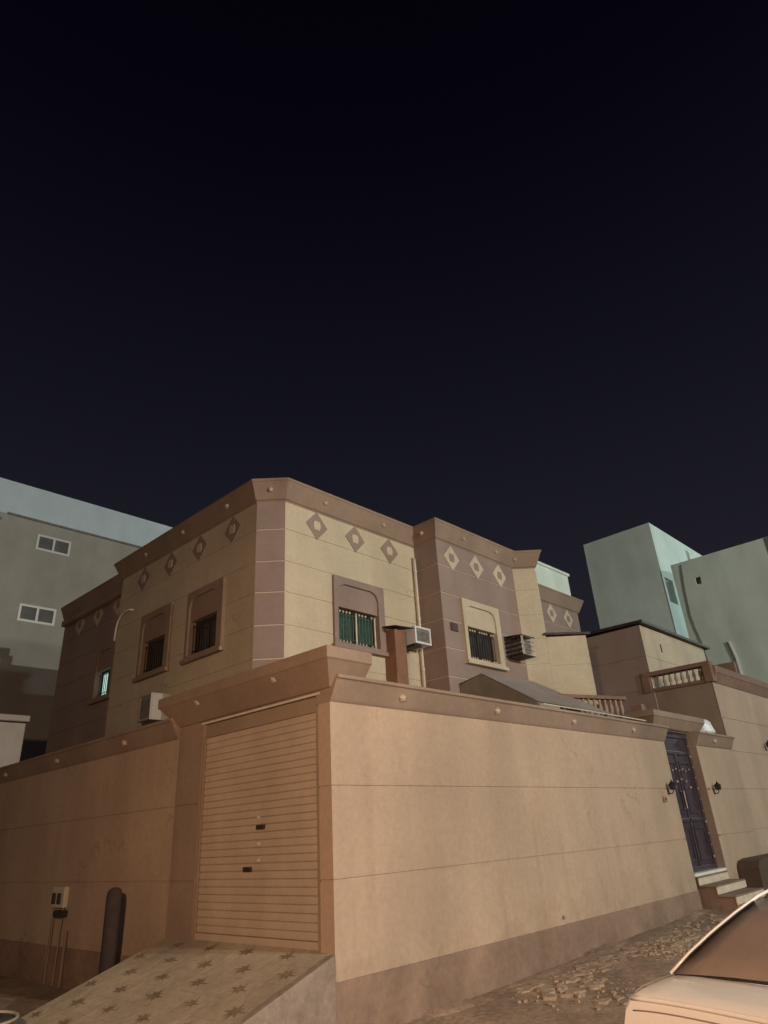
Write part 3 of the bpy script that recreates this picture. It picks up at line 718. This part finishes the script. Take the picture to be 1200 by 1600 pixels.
t = thing('door_bell', 'small brown bell box on the front wall beside the door', 'bell')
mb = MB(); FRONT.slab(mb, 7.80, 7.93, 1.86, 1.95, .001, .03); mb.build('case', 'brown', t, bevel=.006)
mb = MB(); mb.tube([(7.865, -.03, 1.905), (7.865, -.04, 1.905)], .018, 8); mb.build('button', 'darkmetal', t)

t = thing('car_shadow_block', 'dark rounded block shaped after a car shadow beyond the steps at the picture edge', 'shadow_block')  # solid block put in place of a shadow cast on the wall
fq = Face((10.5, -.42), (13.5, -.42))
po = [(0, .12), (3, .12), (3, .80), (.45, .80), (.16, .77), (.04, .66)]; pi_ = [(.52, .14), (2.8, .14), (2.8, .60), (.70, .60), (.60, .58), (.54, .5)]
mb = MB(); fq.ring(mb, po, pi_, -.40, 0); mb.build('shadow_block_frame', 'darkbrown', t, bevel=.02)
mb = MB(); fq.slab(mb, .5, 2.85, .10, .62, -.35, -.05); mb.build('shadow_block_panel', 'plinth', t)

# meter box on side wall
t = thing('meter_box', 'small pale meter box with pipes on the shadowed side wall', 'meter box')
fm = Face((0, 6.14), (0, 5.66))
mb = MB(); fm.slab(mb, .02, .42, .93, 1.20, .001, .07); mb.build('back_plate', 'rim', t, bevel=.01)
mb = MB(); fm.slab(mb, .07, .15, .98, 1.12, .07, .10); mb.build('meter', 'darkmetal', t, bevel=.01)
mb = MB(); fm.slab(mb, .25, .33, .98, 1.12, .07, .10); mb.build('meter', 'darkmetal', t, bevel=.01)
mb = MB(); fm.slab(mb, .17, .46, .82, .90, .001, .09); mb.build('valve_tray', 'darkmetal', t)
for u, z in ((.06, .3), (.12, .0), (.40, .0)):
    mb = MB(); mb.tube([fm.p(u, .05, .93), fm.p(u-.03, .05, z)], .010, 8); mb.build('pipe', 'brown', t)
mb = MB(); mb.tube([fm.p(.62, .06, .66), fm.p(.62, .06, .0)], [.02, .02], 8); mb.build('pipe', 'plinth', t)

# post beside ramp
bl = thing('gate_post', 'dark rounded post standing between the ramp and the side wall', 'post')
mb = MB(); mb.lathe(-.30, 3.72, [(.095, -.1), (.09, .3), (.095, 1.10), (.088, 1.15), (.07, 1.19), (.04, 1.21), (.01, 1.215)], 16); mb.build('post_body', 'post', bl, smooth=True)
mb = MB(); mb.lathe(-.30, 3.72, [(.15, -.1), (.15, .04), (.12, .06)], 16); mb.build('base_collar', 'concrete', bl)

# tub at the picture corner
tu = thing('tub', 'dark grey round tub with a pale rim at the ramp foot', 'tub')
mb = MB(); n = 28; cx, cy, R_ = -2.16, 2.62, .44
mb.lathe(cx, cy, [(.34, .02), (.40, .24), (R_-.015, .285)], n); mb.build('bowl', 'tubgrey', tu, smooth=True)
mb = MB(); mb.tube([(cx+R_*math.cos(2*math.pi*i/n), cy+R_*math.sin(2*math.pi*i/n), .29) for i in range(n+1)], .014, 8, False); mb.build('rim', 'rim', tu, smooth=True)

# ------------------------------------------------------------------ rubble along the wall
mb = MB(); rnd = random.Random(11)
for i in range(700):
    x = rnd.triangular(1.8, 8.4, 4.0); y = -.25-abs(rnd.gauss(.15, .65))
    if y < -2.6 or (8.2 < x and y > -.9): continue
    big = rnd.random() < .22; s = rnd.uniform(.06, .12) if big else rnd.uniform(.008, .04); k_ = rnd.randint(4, 6); q0 = rnd.random()*6.28
    z = gz(x, y)-.010; tx, ty = rnd.gauss(0, .11), rnd.gauss(0, .11); h = rnd.uniform(.001, .008)
    if big: tx *= .35; ty *= .35; h = .004; tx *= .3; ty *= .3
    top = []; bot = []
    for j in range(k_):
        q = q0+2*math.pi*j/k_+rnd.uniform(-.35, .35); r_ = s*rnd.uniform(.6, 1.25)
        a, b = r_*math.cos(q)*1.2, r_*math.sin(q)*.9; top.append((x+a*.93, y+b*.93, z+h+a*tx+b*ty)); bot.append((x+a, y+b, z-.03))
    mb.poly(top+bot, [tuple(range(k_))]+[(j, j+k_, (j+1) % k_+k_, (j+1) % k_) for j in range(k_)])
o = mb.build('rubble', 'rubble')
# dust heaped unevenly against the wall foot
db = MB(); rd = random.Random(5); nn_ = 150
for i in range(nn_+1):
    x = -.02+8.5*i/nn_; hh = .012+.05*max(0, math.sin(x*1.7)+.6*math.sin(x*4.1+1)+rd.uniform(-.5, .5))*.5; wd = .06+.18*abs(math.sin(x*2.3+.6))+rd.uniform(0, .08); z = gz(x, -.1)
    for yy, zz in ((.01, hh), (-.03-wd*.25, hh*.72+rd.uniform(-.004, .004)), (-.03-wd*.6, hh*.3), (-.05-wd, -.03)): db.v.append((x, yy, z+zz-.012))
for i in range(nn_):
    for j in range(3): db.f.append((i*4+j, i*4+j+1, (i+1)*4+j+1, (i+1)*4+j))
dbo = db.build('dust_bank', 'ground', smooth=True); dbo['kind'] = 'stuff'; dbo['label'] = 'low bank of dust drifted against the front wall foot'; o['kind'] = 'stuff'; o['label'] = 'broken tile rubble scattered along the foot of the front wall'; o['category'] = 'rubble'

# ------------------------------------------------------------------ neighbours
nb = thing('apartment_building', 'grey apartment building with parapet coloured as if lamp-lit behind the house at left', 'building')
NF = Face((-14, 16.0), (8.5, 16.0))
nw = [(14+1.95, 14+3.02, 10.45, 10.98), (14+1.80, 14+2.90, 8.08, 8.62), (14-3.0, 14-1.9, 8.08, 8.62), (14-3.0, 14-1.9, 10.45, 10.98)]
mb = MB()
for p, q, a, b in cut(0, NF.len, 0, 11.40, nw): NF.slab(mb, p, q, a, b, -.25, 0)
mb.build('wall', 'lefthouse', nb)
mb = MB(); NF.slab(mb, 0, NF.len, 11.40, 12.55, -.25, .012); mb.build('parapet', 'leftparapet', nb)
mb = MB(); NF.slab(mb, 14.95, NF.len, 11.385, 11.45, .01, .05); mb.build('ledge', 'acgrey', nb)
mb = MB(); NF.slab(mb, 0, 14.82, 11.15, 11.21, .003, .05); mb.build('ledge', 'acgrey', nb)
for a, b, c0, c1 in nw:
    w = MB(); f_ = .07; mid = (a+b)/2
    for p, q, r_, s_ in ((a, a+f_, c0, c1), (b-f_, b, c0, c1), (a+f_, b-f_, c0, c0+f_), (a+f_, b-f_, c1-f_, c1), (mid-.035, mid+.035, c0+f_, c1-f_)):
        NF.slab(w, p, q, r_, s_, -.10, .02)
    win = w.build('window', 'alu', nb)
    for p, q in ((a+f_, mid-.035), (mid+.035, b-f_)):
        mb = MB(); NF.slab(mb, p, q, c0+f_, c1-f_, -.05, -.03); mb.build('pane', 'greyglass', win)
mb = MB(); mb.box(-14, 8.5, 16.2, 26, 12.0, 12.2); mb.build('roof', 'lefthouse', nb)
mb = MB(); mb.box(8.3, 8.5, 16.25, 26, 0, 12.0); mb.build('wall', 'lefthouse', nb)

tk = thing('water_tank', 'pale grey square tank behind the side wall at the left edge', 'tank')
mb = MB(); mb.box(-1.2, .50, 10.0, 11.2, 2.9, 4.14); mb.build('tank_body', 'acdull', tk, bevel=.02)
mb = MB(); mb.box(-1.25, .55, 9.95, 11.25, 4.16, 4.29); mb.build('tank_lid', 'acdull', tk, bevel=.02)
mb = MB(); mb.box(-1.2, .5, 10.02, 11.2, 0, 2.9); mb.build('stand', 'brown', tk)

w1 = thing('white_building', 'tall white cube building with a bright lit face behind the annex', 'building')
G1 = Face((27.7, 9.75), (27.7, 6.0)); G2 = Face((27.7, 6.0), (38.0, 6.0))
mb = MB(); G1.slab(mb, 0, 3.75, 0, 15.36, -.3, 0, 0, 1); mb.build('wall', 'mint', w1)
wh = [(.25, 1.25, 11.15, 12.45), (4.55, 5.0, 14.35, 15.0)]
mb = MB()
for p, q, a, b in cut(0, 10.3, 0, 15.36, wh): G2.slab(mb, p, q, a, b, -.3, 0, 1 if p == 0 else 0, 0)
mb.build('wall', 'mint', w1)
for a, b, c0, c1 in wh:
    w = MB(); G2.slab(w, a-.01, b+.01, c0-.01, c1+.01, -.28, -.2); win = w.build('window', 'alu', w1)
    mb = MB(); G2.slab(mb, a+.06, b-.06, c0+.06, c1-.06, -.2, -.18); mb.build('pane', 'acgrey', win)
mb = MB(); mb.box(27.9, 37.9, 6.2, 9.7, 15.0, 15.2); mb.build('roof', 'mint', w1)

w2 = thing('plain_white_building', 'plain grey-white building with one small vent at the right edge', 'building')
G3 = Face((27.3, 5.353), (27.3, -1.9))
vh = [(5.353-4.415, 5.353-4.155, 11.417, 11.772)]
mb = MB()
for p, q, a, b in cut(0, G3.len, 0, 12.689, vh): G3.slab(mb, p, q, a, b, -.3, 0)
mb.build('wall', 'mint2', w2)
w = MB(); G3.slab(w, vh[0][0]-.01, vh[0][1]+.01, vh[0][2]-.01, vh[0][3]+.01, -.2, -.15); win = w.build('vent', 'darkmetal', w2)
mb = MB(); G3.slab(mb, vh[0][0]+.09, vh[0][1]-.02, vh[0][2]+.03, vh[0][3]-.10, -.15, -.13); mb.build('pane', 'acgrey', win)
mb = MB(); mb.box(27.61, 28.0, -1.88, 5.332, 0, 12.647); mb.build('wall', 'mint2', w2)
mb = MB(); mb.box(27.25, 27.298, 0.872, 1.039, 11.292, 12.668); mb.build('seam', 'acgrey', w2)
o = MB().tube([(27.24, 4.843, 12.543), (27.24, 4.936, 11.709), (27.24, 4.978, 11.084), (27.24, 5.02, 10.042), (27.24, 4.957, 9.416), (27.24, 4.853, 8.791), (27.24, 4.79, 7.853), (27.24, 4.707, 7.124)], .024, 6).build('cable', 'acgrey')
tag(o, 'dark hanging cable down the plain white building', 'cable')
o = MB().tube([(27.22, 3.696, 8.52), (27.22, 3.581, 7.749), (27.22, 3.561, 5.0)], .07, 8).build('drainpipe', 'white')
tag(o, 'short white pipe at the foot of the plain white building', 'pipe')

# ------------------------------------------------------------------ parked car
car = thing('parked_car', 'pearl white saloon car parked at the right edge, seen from behind', 'car')
H = Vector((.951, -.309)); H.normalize(); Lf = Vector((-H.y, H.x)); CO = Vector((-1.557, -4.113)); CZ = -.15
def cp(x, y, z): q = CO+H*x+Lf*y; return (q.x, q.y, z+CZ)
def loft(stations, name, m, closed=True):
    mb = MB(); n = len(stations[0])
    for s_ in stations: mb.v += [cp(*p) for p in s_]
    for i in range(len(stations)-1):
        for j in range(n-1): mb.f.append((i*n+j, (i+1)*n+j, (i+1)*n+j+1, i*n+j+1))
    if closed: mb.f += [tuple(range(n)), tuple((len(stations)-1)*n+j for j in reversed(range(n)))]
    return mb
def bsec(x, w, zt, zb=.22, crown=.03, sh=.16):
    half = [(0, zt+crown), (w*.35, zt+crown*.88), (w*.65, zt+crown*.55), (w*.80, zt+crown*.15), (w*.875, zt-.022), (w*.935, zt-.07), (w*.975, zt-sh), (w, zt-sh-.12), (w*.995, .55), (w*.965, .36), (w*.90, zb)]
    return [(x, -y, z) for y, z in reversed(half)]+[(x, y, z) for y, z in half[1:]]
secs = [bsec(.085, .79, 1.010, .34, .010, .14), bsec(.10, .805, 1.021, .30, .012), bsec(.16, .82, 1.03, .26, .018), bsec(.30, .835, 1.042, .24, .020), bsec(.55, .855, 1.05, .22, .02), bsec(1.2, .875, 1.0, .2, .03), bsec(2.2, .88, .96, .2, .03), bsec(3.1, .87, .94, .2, .03), bsec(3.9, .83, .86, .2, .04), bsec(4.3, .76, .76, .22, .04), bsec(4.45, .66, .66, .28, .03)]
body = loft(secs, 'body', 'carpaint').build('body', 'carpaint', car, smooth=True)
es = body.modifiers.new('crease', 'EDGE_SPLIT'); es.split_angle = math.radians(38)
def gsec(x, w, z, base):
    half = [(0, z+.035), (w*.5, z+.026), (w*.86, z+.004), (w*.965, z-.035), (w+.06*min(1, (z-base)/.3), (z+base)/2), (w+.13*min(1, (z-base)/.3), base-.05)]
    return [(x, -y, q) for y, q in reversed(half)]+[(x, y, q) for y, q in half[1:]]
gs = [gsec(.40, .715, 1.035, 1.03), gsec(.52, .68, 1.11, 1.02), gsec(.66, .63, 1.19, 1.02), gsec(.82, .585, 1.265, 1.0), gsec(1.0, .555, 1.33, 1.0), gsec(1.25, .55, 1.375, 1.0), gsec(1.7, .55, 1.40, .99), gsec(2.2, .55, 1.385, .98), gsec(2.55, .57, 1.29, .96), gsec(2.9, .62, 1.12, .96), gsec(3.15, .66, .985, .95)]
cabin = loft(gs, 'cabin', 'carpaint').build('cabin', 'carpaint', car, smooth=True)
# rear glass: strip lying 4 mm over the cabin between its stations
def glass_strip(sel, inset, name, off=.006):
    mb = MB(); rows = []
    for x, w, z in sel:
        rows.append([cp(x-off*.6, y*(w-inset), z+.035-(abs(y)**2.2)*.030+off) for y in (-1, -.75, -.5, -.25, 0, .25, .5, .75, 1)])
    n_ = 9
    for r_ in rows: mb.v += r_
    for i in range(len(rows)-1):
        for j in range(n_-1): mb.f.append((i*n_+j, (i+1)*n_+j, (i+1)*n_+j+1, i*n_+j+1))
    g = mb.build(name, 'carglass', car, smooth=True)
    so_ = g.modifiers.new('thickness', 'SOLIDIFY'); so_.thickness = .004; so_.offset = 0
    return g
rg = glass_strip([(.405, .715, 1.040), (.52, .68, 1.11), (.66, .63, 1.19), (.82, .585, 1.265), (.95, .562, 1.312)], .018, 'rear_window')
glass_strip([(2.28, .55, 1.372), (2.55, .57, 1.29), (2.9, .62, 1.12), (3.10, .65, 1.01)], .02, 'windscreen')
for s_ in (-1, 1):
    # pillar trim along the glass edge, tail lamp, wheels, side glass
    mb = MB(); mb.tube([cp(x-.004, s_*(w-.008), z+.016) for x, w, z in ((.40, .715, 1.035), (.52, .68, 1.11), (.66, .63, 1.19), (.82, .585, 1.265), (1.0, .555, 1.33), (1.25, .55, 1.375), (1.7, .55, 1.40))], .009, 6); mb.build('window_trim', 'carpaint', car, smooth=True)
    mb = MB()
    pts = [(.075, .50), (.07, .62), (.07, .74), (.10, .80), (.20, .838), (.32, .855)]
    n_ = len(pts)
    lo_, hi_ = [], []
    for x, y in pts: lo_.append(cp(x-.01, s_*(y+.005), .70)); hi_.append(cp(x+.008, s_*(y-.004), .86))
    bk = [cp(x+.12, s_*(y-.15), z) for z in (.70, .86) for x, y in pts]
    mb.poly(lo_+hi_+bk, [(i, i+1, n_+i+1, n_+i) for i in range(n_-1)]+[(n_+i, n_+i+1, 3*n_+i+1, 3*n_+i) for i in range(n_-1)]+[(2*n_+i, 2*n_+i+1, i+1, i) for i in range(n_-1)])
    mb.build('tail_lamp', 'taillamp', car, smooth=False)
    for x in (.92, 3.55):
        mb = MB(); mb.tube([cp(x, s_*.68, .31), cp(x, s_*.70, .31), cp(x, s_*.875, .31), cp(x, s_*.885, .31)], [.27, .31, .31, .28], 24); wh_ = mb.build('wheel', 'rubber', car, smooth=False)
        mb = MB(); mb.tube([cp(x, s_*.87, .31), cp(x, s_*.893, .31)], [.2, .18], 16); mb.build('rim', 'alu', wh_)
    for x0_, x1_, a0, a1 in ((.95, 1.65, 1.24, 1.345), (1.70, 2.55, 1.345, 1.23)):
        mb = MB(); q = [cp(x0_+(.0 if x0_ > 1 else -.15), s_*.70, 1.03), cp(x1_+(.28 if x1_ > 2 else 0), s_*.70, 1.02), cp(x1_, s_*.612, a1-.03), cp(x0_, s_*.612, a0-.03)]
        q2 = [cp(*p) for p in ((x0_, s_*.55, 1.03), (x1_, s_*.55, 1.03), (x1_, s_*.5, a1-.03), (x0_, s_*.5, a0-.03))]
        mb.hexa(q+q2); mb.build('side_window', 'carglass', car)
mb = MB(); pl = [cp(.07, -.26, .64), cp(.07, .26, .64), cp(.074, .26, .76), cp(.074, -.26, .76)]; mb.hexa(pl+[cp(.09, -.26, .64), cp(.09, .26, .64), cp(.09, .26, .76), cp(.09, -.26, .76)]); mb.build('number_plate', 'white', car)
for s_ in (-1, 1):
    mb = MB(); mb.tube([cp(.088, s_*.66, 1.022), cp(.16, s_*.672, 1.036), cp(.30, s_*.684, 1.048), cp(.40, s_*.69, 1.052)], .0022, 5); mb.build('boot_seam', 'carglass', car)
    mb = MB(); mb.tube([cp(x-.010, s_*(w-.022), z+.015) for x, w, z in ((.405, .715, 1.035), (.52, .68, 1.11), (.66, .63, 1.19), (.82, .585, 1.265), (.95, .562, 1.312))], .004, 5); mb.build('window_seal', 'rubber', car, smooth=True)
mb = MB(); mb.tube([cp(.395+.012*(y/.69)**2, y, 1.074-.030*abs(y/.69)**2.2) for y in [i*.069-.69 for i in range(21)]], .005, 5); mb.build('window_seal', 'rubber', car, smooth=True)
mb = MB(); mb.tube([cp(.70, y, 1.236-.02*abs(y)) for y in (-.14, 0, .14)], .012, 6); mb.build('brake_lamp', 'taillamp', car)
mb = MB(); mb.tube([cp(.086, y, 1.012-.016*(abs(y)/.69)**3) for y in [i*.069-.69 for i in range(21)]], .011, 8); mb.build('boot_lip', 'carpaint', car, smooth=True)
mb = MB(); mb.tube([cp(.083, y, .968-.02*(abs(y)/.69)**4) for y in [i*.069-.69 for i in range(21)]], .003, 5); mb.build('boot_seam', 'carglass', car, smooth=True)

# ------------------------------------------------------------------ street lamp posts behind the photographer
def lamp_post(loc, foot, label):
    t = thing('street_lamp', label, 'street lamp', group='street lamps outside the picture')
    x, y, z = loc; fx, fy = foot
    mb = MB(); mb.tube([(fx, fy, -.4), (fx, fy, 1.2), (fx, fy, z-.5)], [.11, .10, .06], 12); mb.build('pole', 'alu', t, smooth=True)
    mb = MB(); mb.tube([(fx, fy, z-.6), (fx+(x-fx)*.3, fy+(y-fy)*.3, z+.05), (fx+(x-fx)*.8, fy+(y-fy)*.8, z+.12)], .04, 8); mb.build('arm', 'alu', t, smooth=True)
    mb = MB(); mb.box(x-.28, x+.28, y-.16, y+.16, z+.06, z+.16); mb.build('lamp_head', 'alu', t, bevel=.03)
lamp_post(LAMPS[0][1], (.9, -15.8), 'tall street lamp across the road, behind the camera')
lamp_post(LAMPS[1][1], (-7.6, -6.2), 'low sodium street lamp behind the camera at left')
lamp_post(LAMPS[2][1], (4, -38), 'high street lamp set back behind the road')
lamp_post(LAMPS[3][1], (36, -14), 'far cool white street lamp down the road at right')

# ------------------------------------------------------------------ each Empty stands at the base of its thing
bpy.context.view_layer.update()
def kids(o):
    for c_ in o.children:
        yield c_
        yield from kids(c_)
for e in [o for o in COL.objects if o.type == 'EMPTY' and o.parent is None]:
    pts = [c_.matrix_world @ Vector(b_) for c_ in kids(e) for b_ in c_.bound_box]
    if not pts: continue
    lo3 = [min(p[i] for p in pts) for i in range(3)]; hi3 = [max(p[i] for p in pts) for i in range(3)]
    base_pt = Vector(((lo3[0]+hi3[0])/2, (lo3[1]+hi3[1])/2, lo3[2]))
    off = (e.location-base_pt)/e.scale.x
    for c_ in e.children: c_.location = c_.location+off
    e.location = base_pt

# ------------------------------------------------------------------ consistent outward normals
import bmesh
for me in fix:
    bm = bmesh.new(); bm.from_mesh(me); bmesh.ops.recalc_face_normals(bm, faces=bm.faces); bm.to_mesh(me); bm.free()
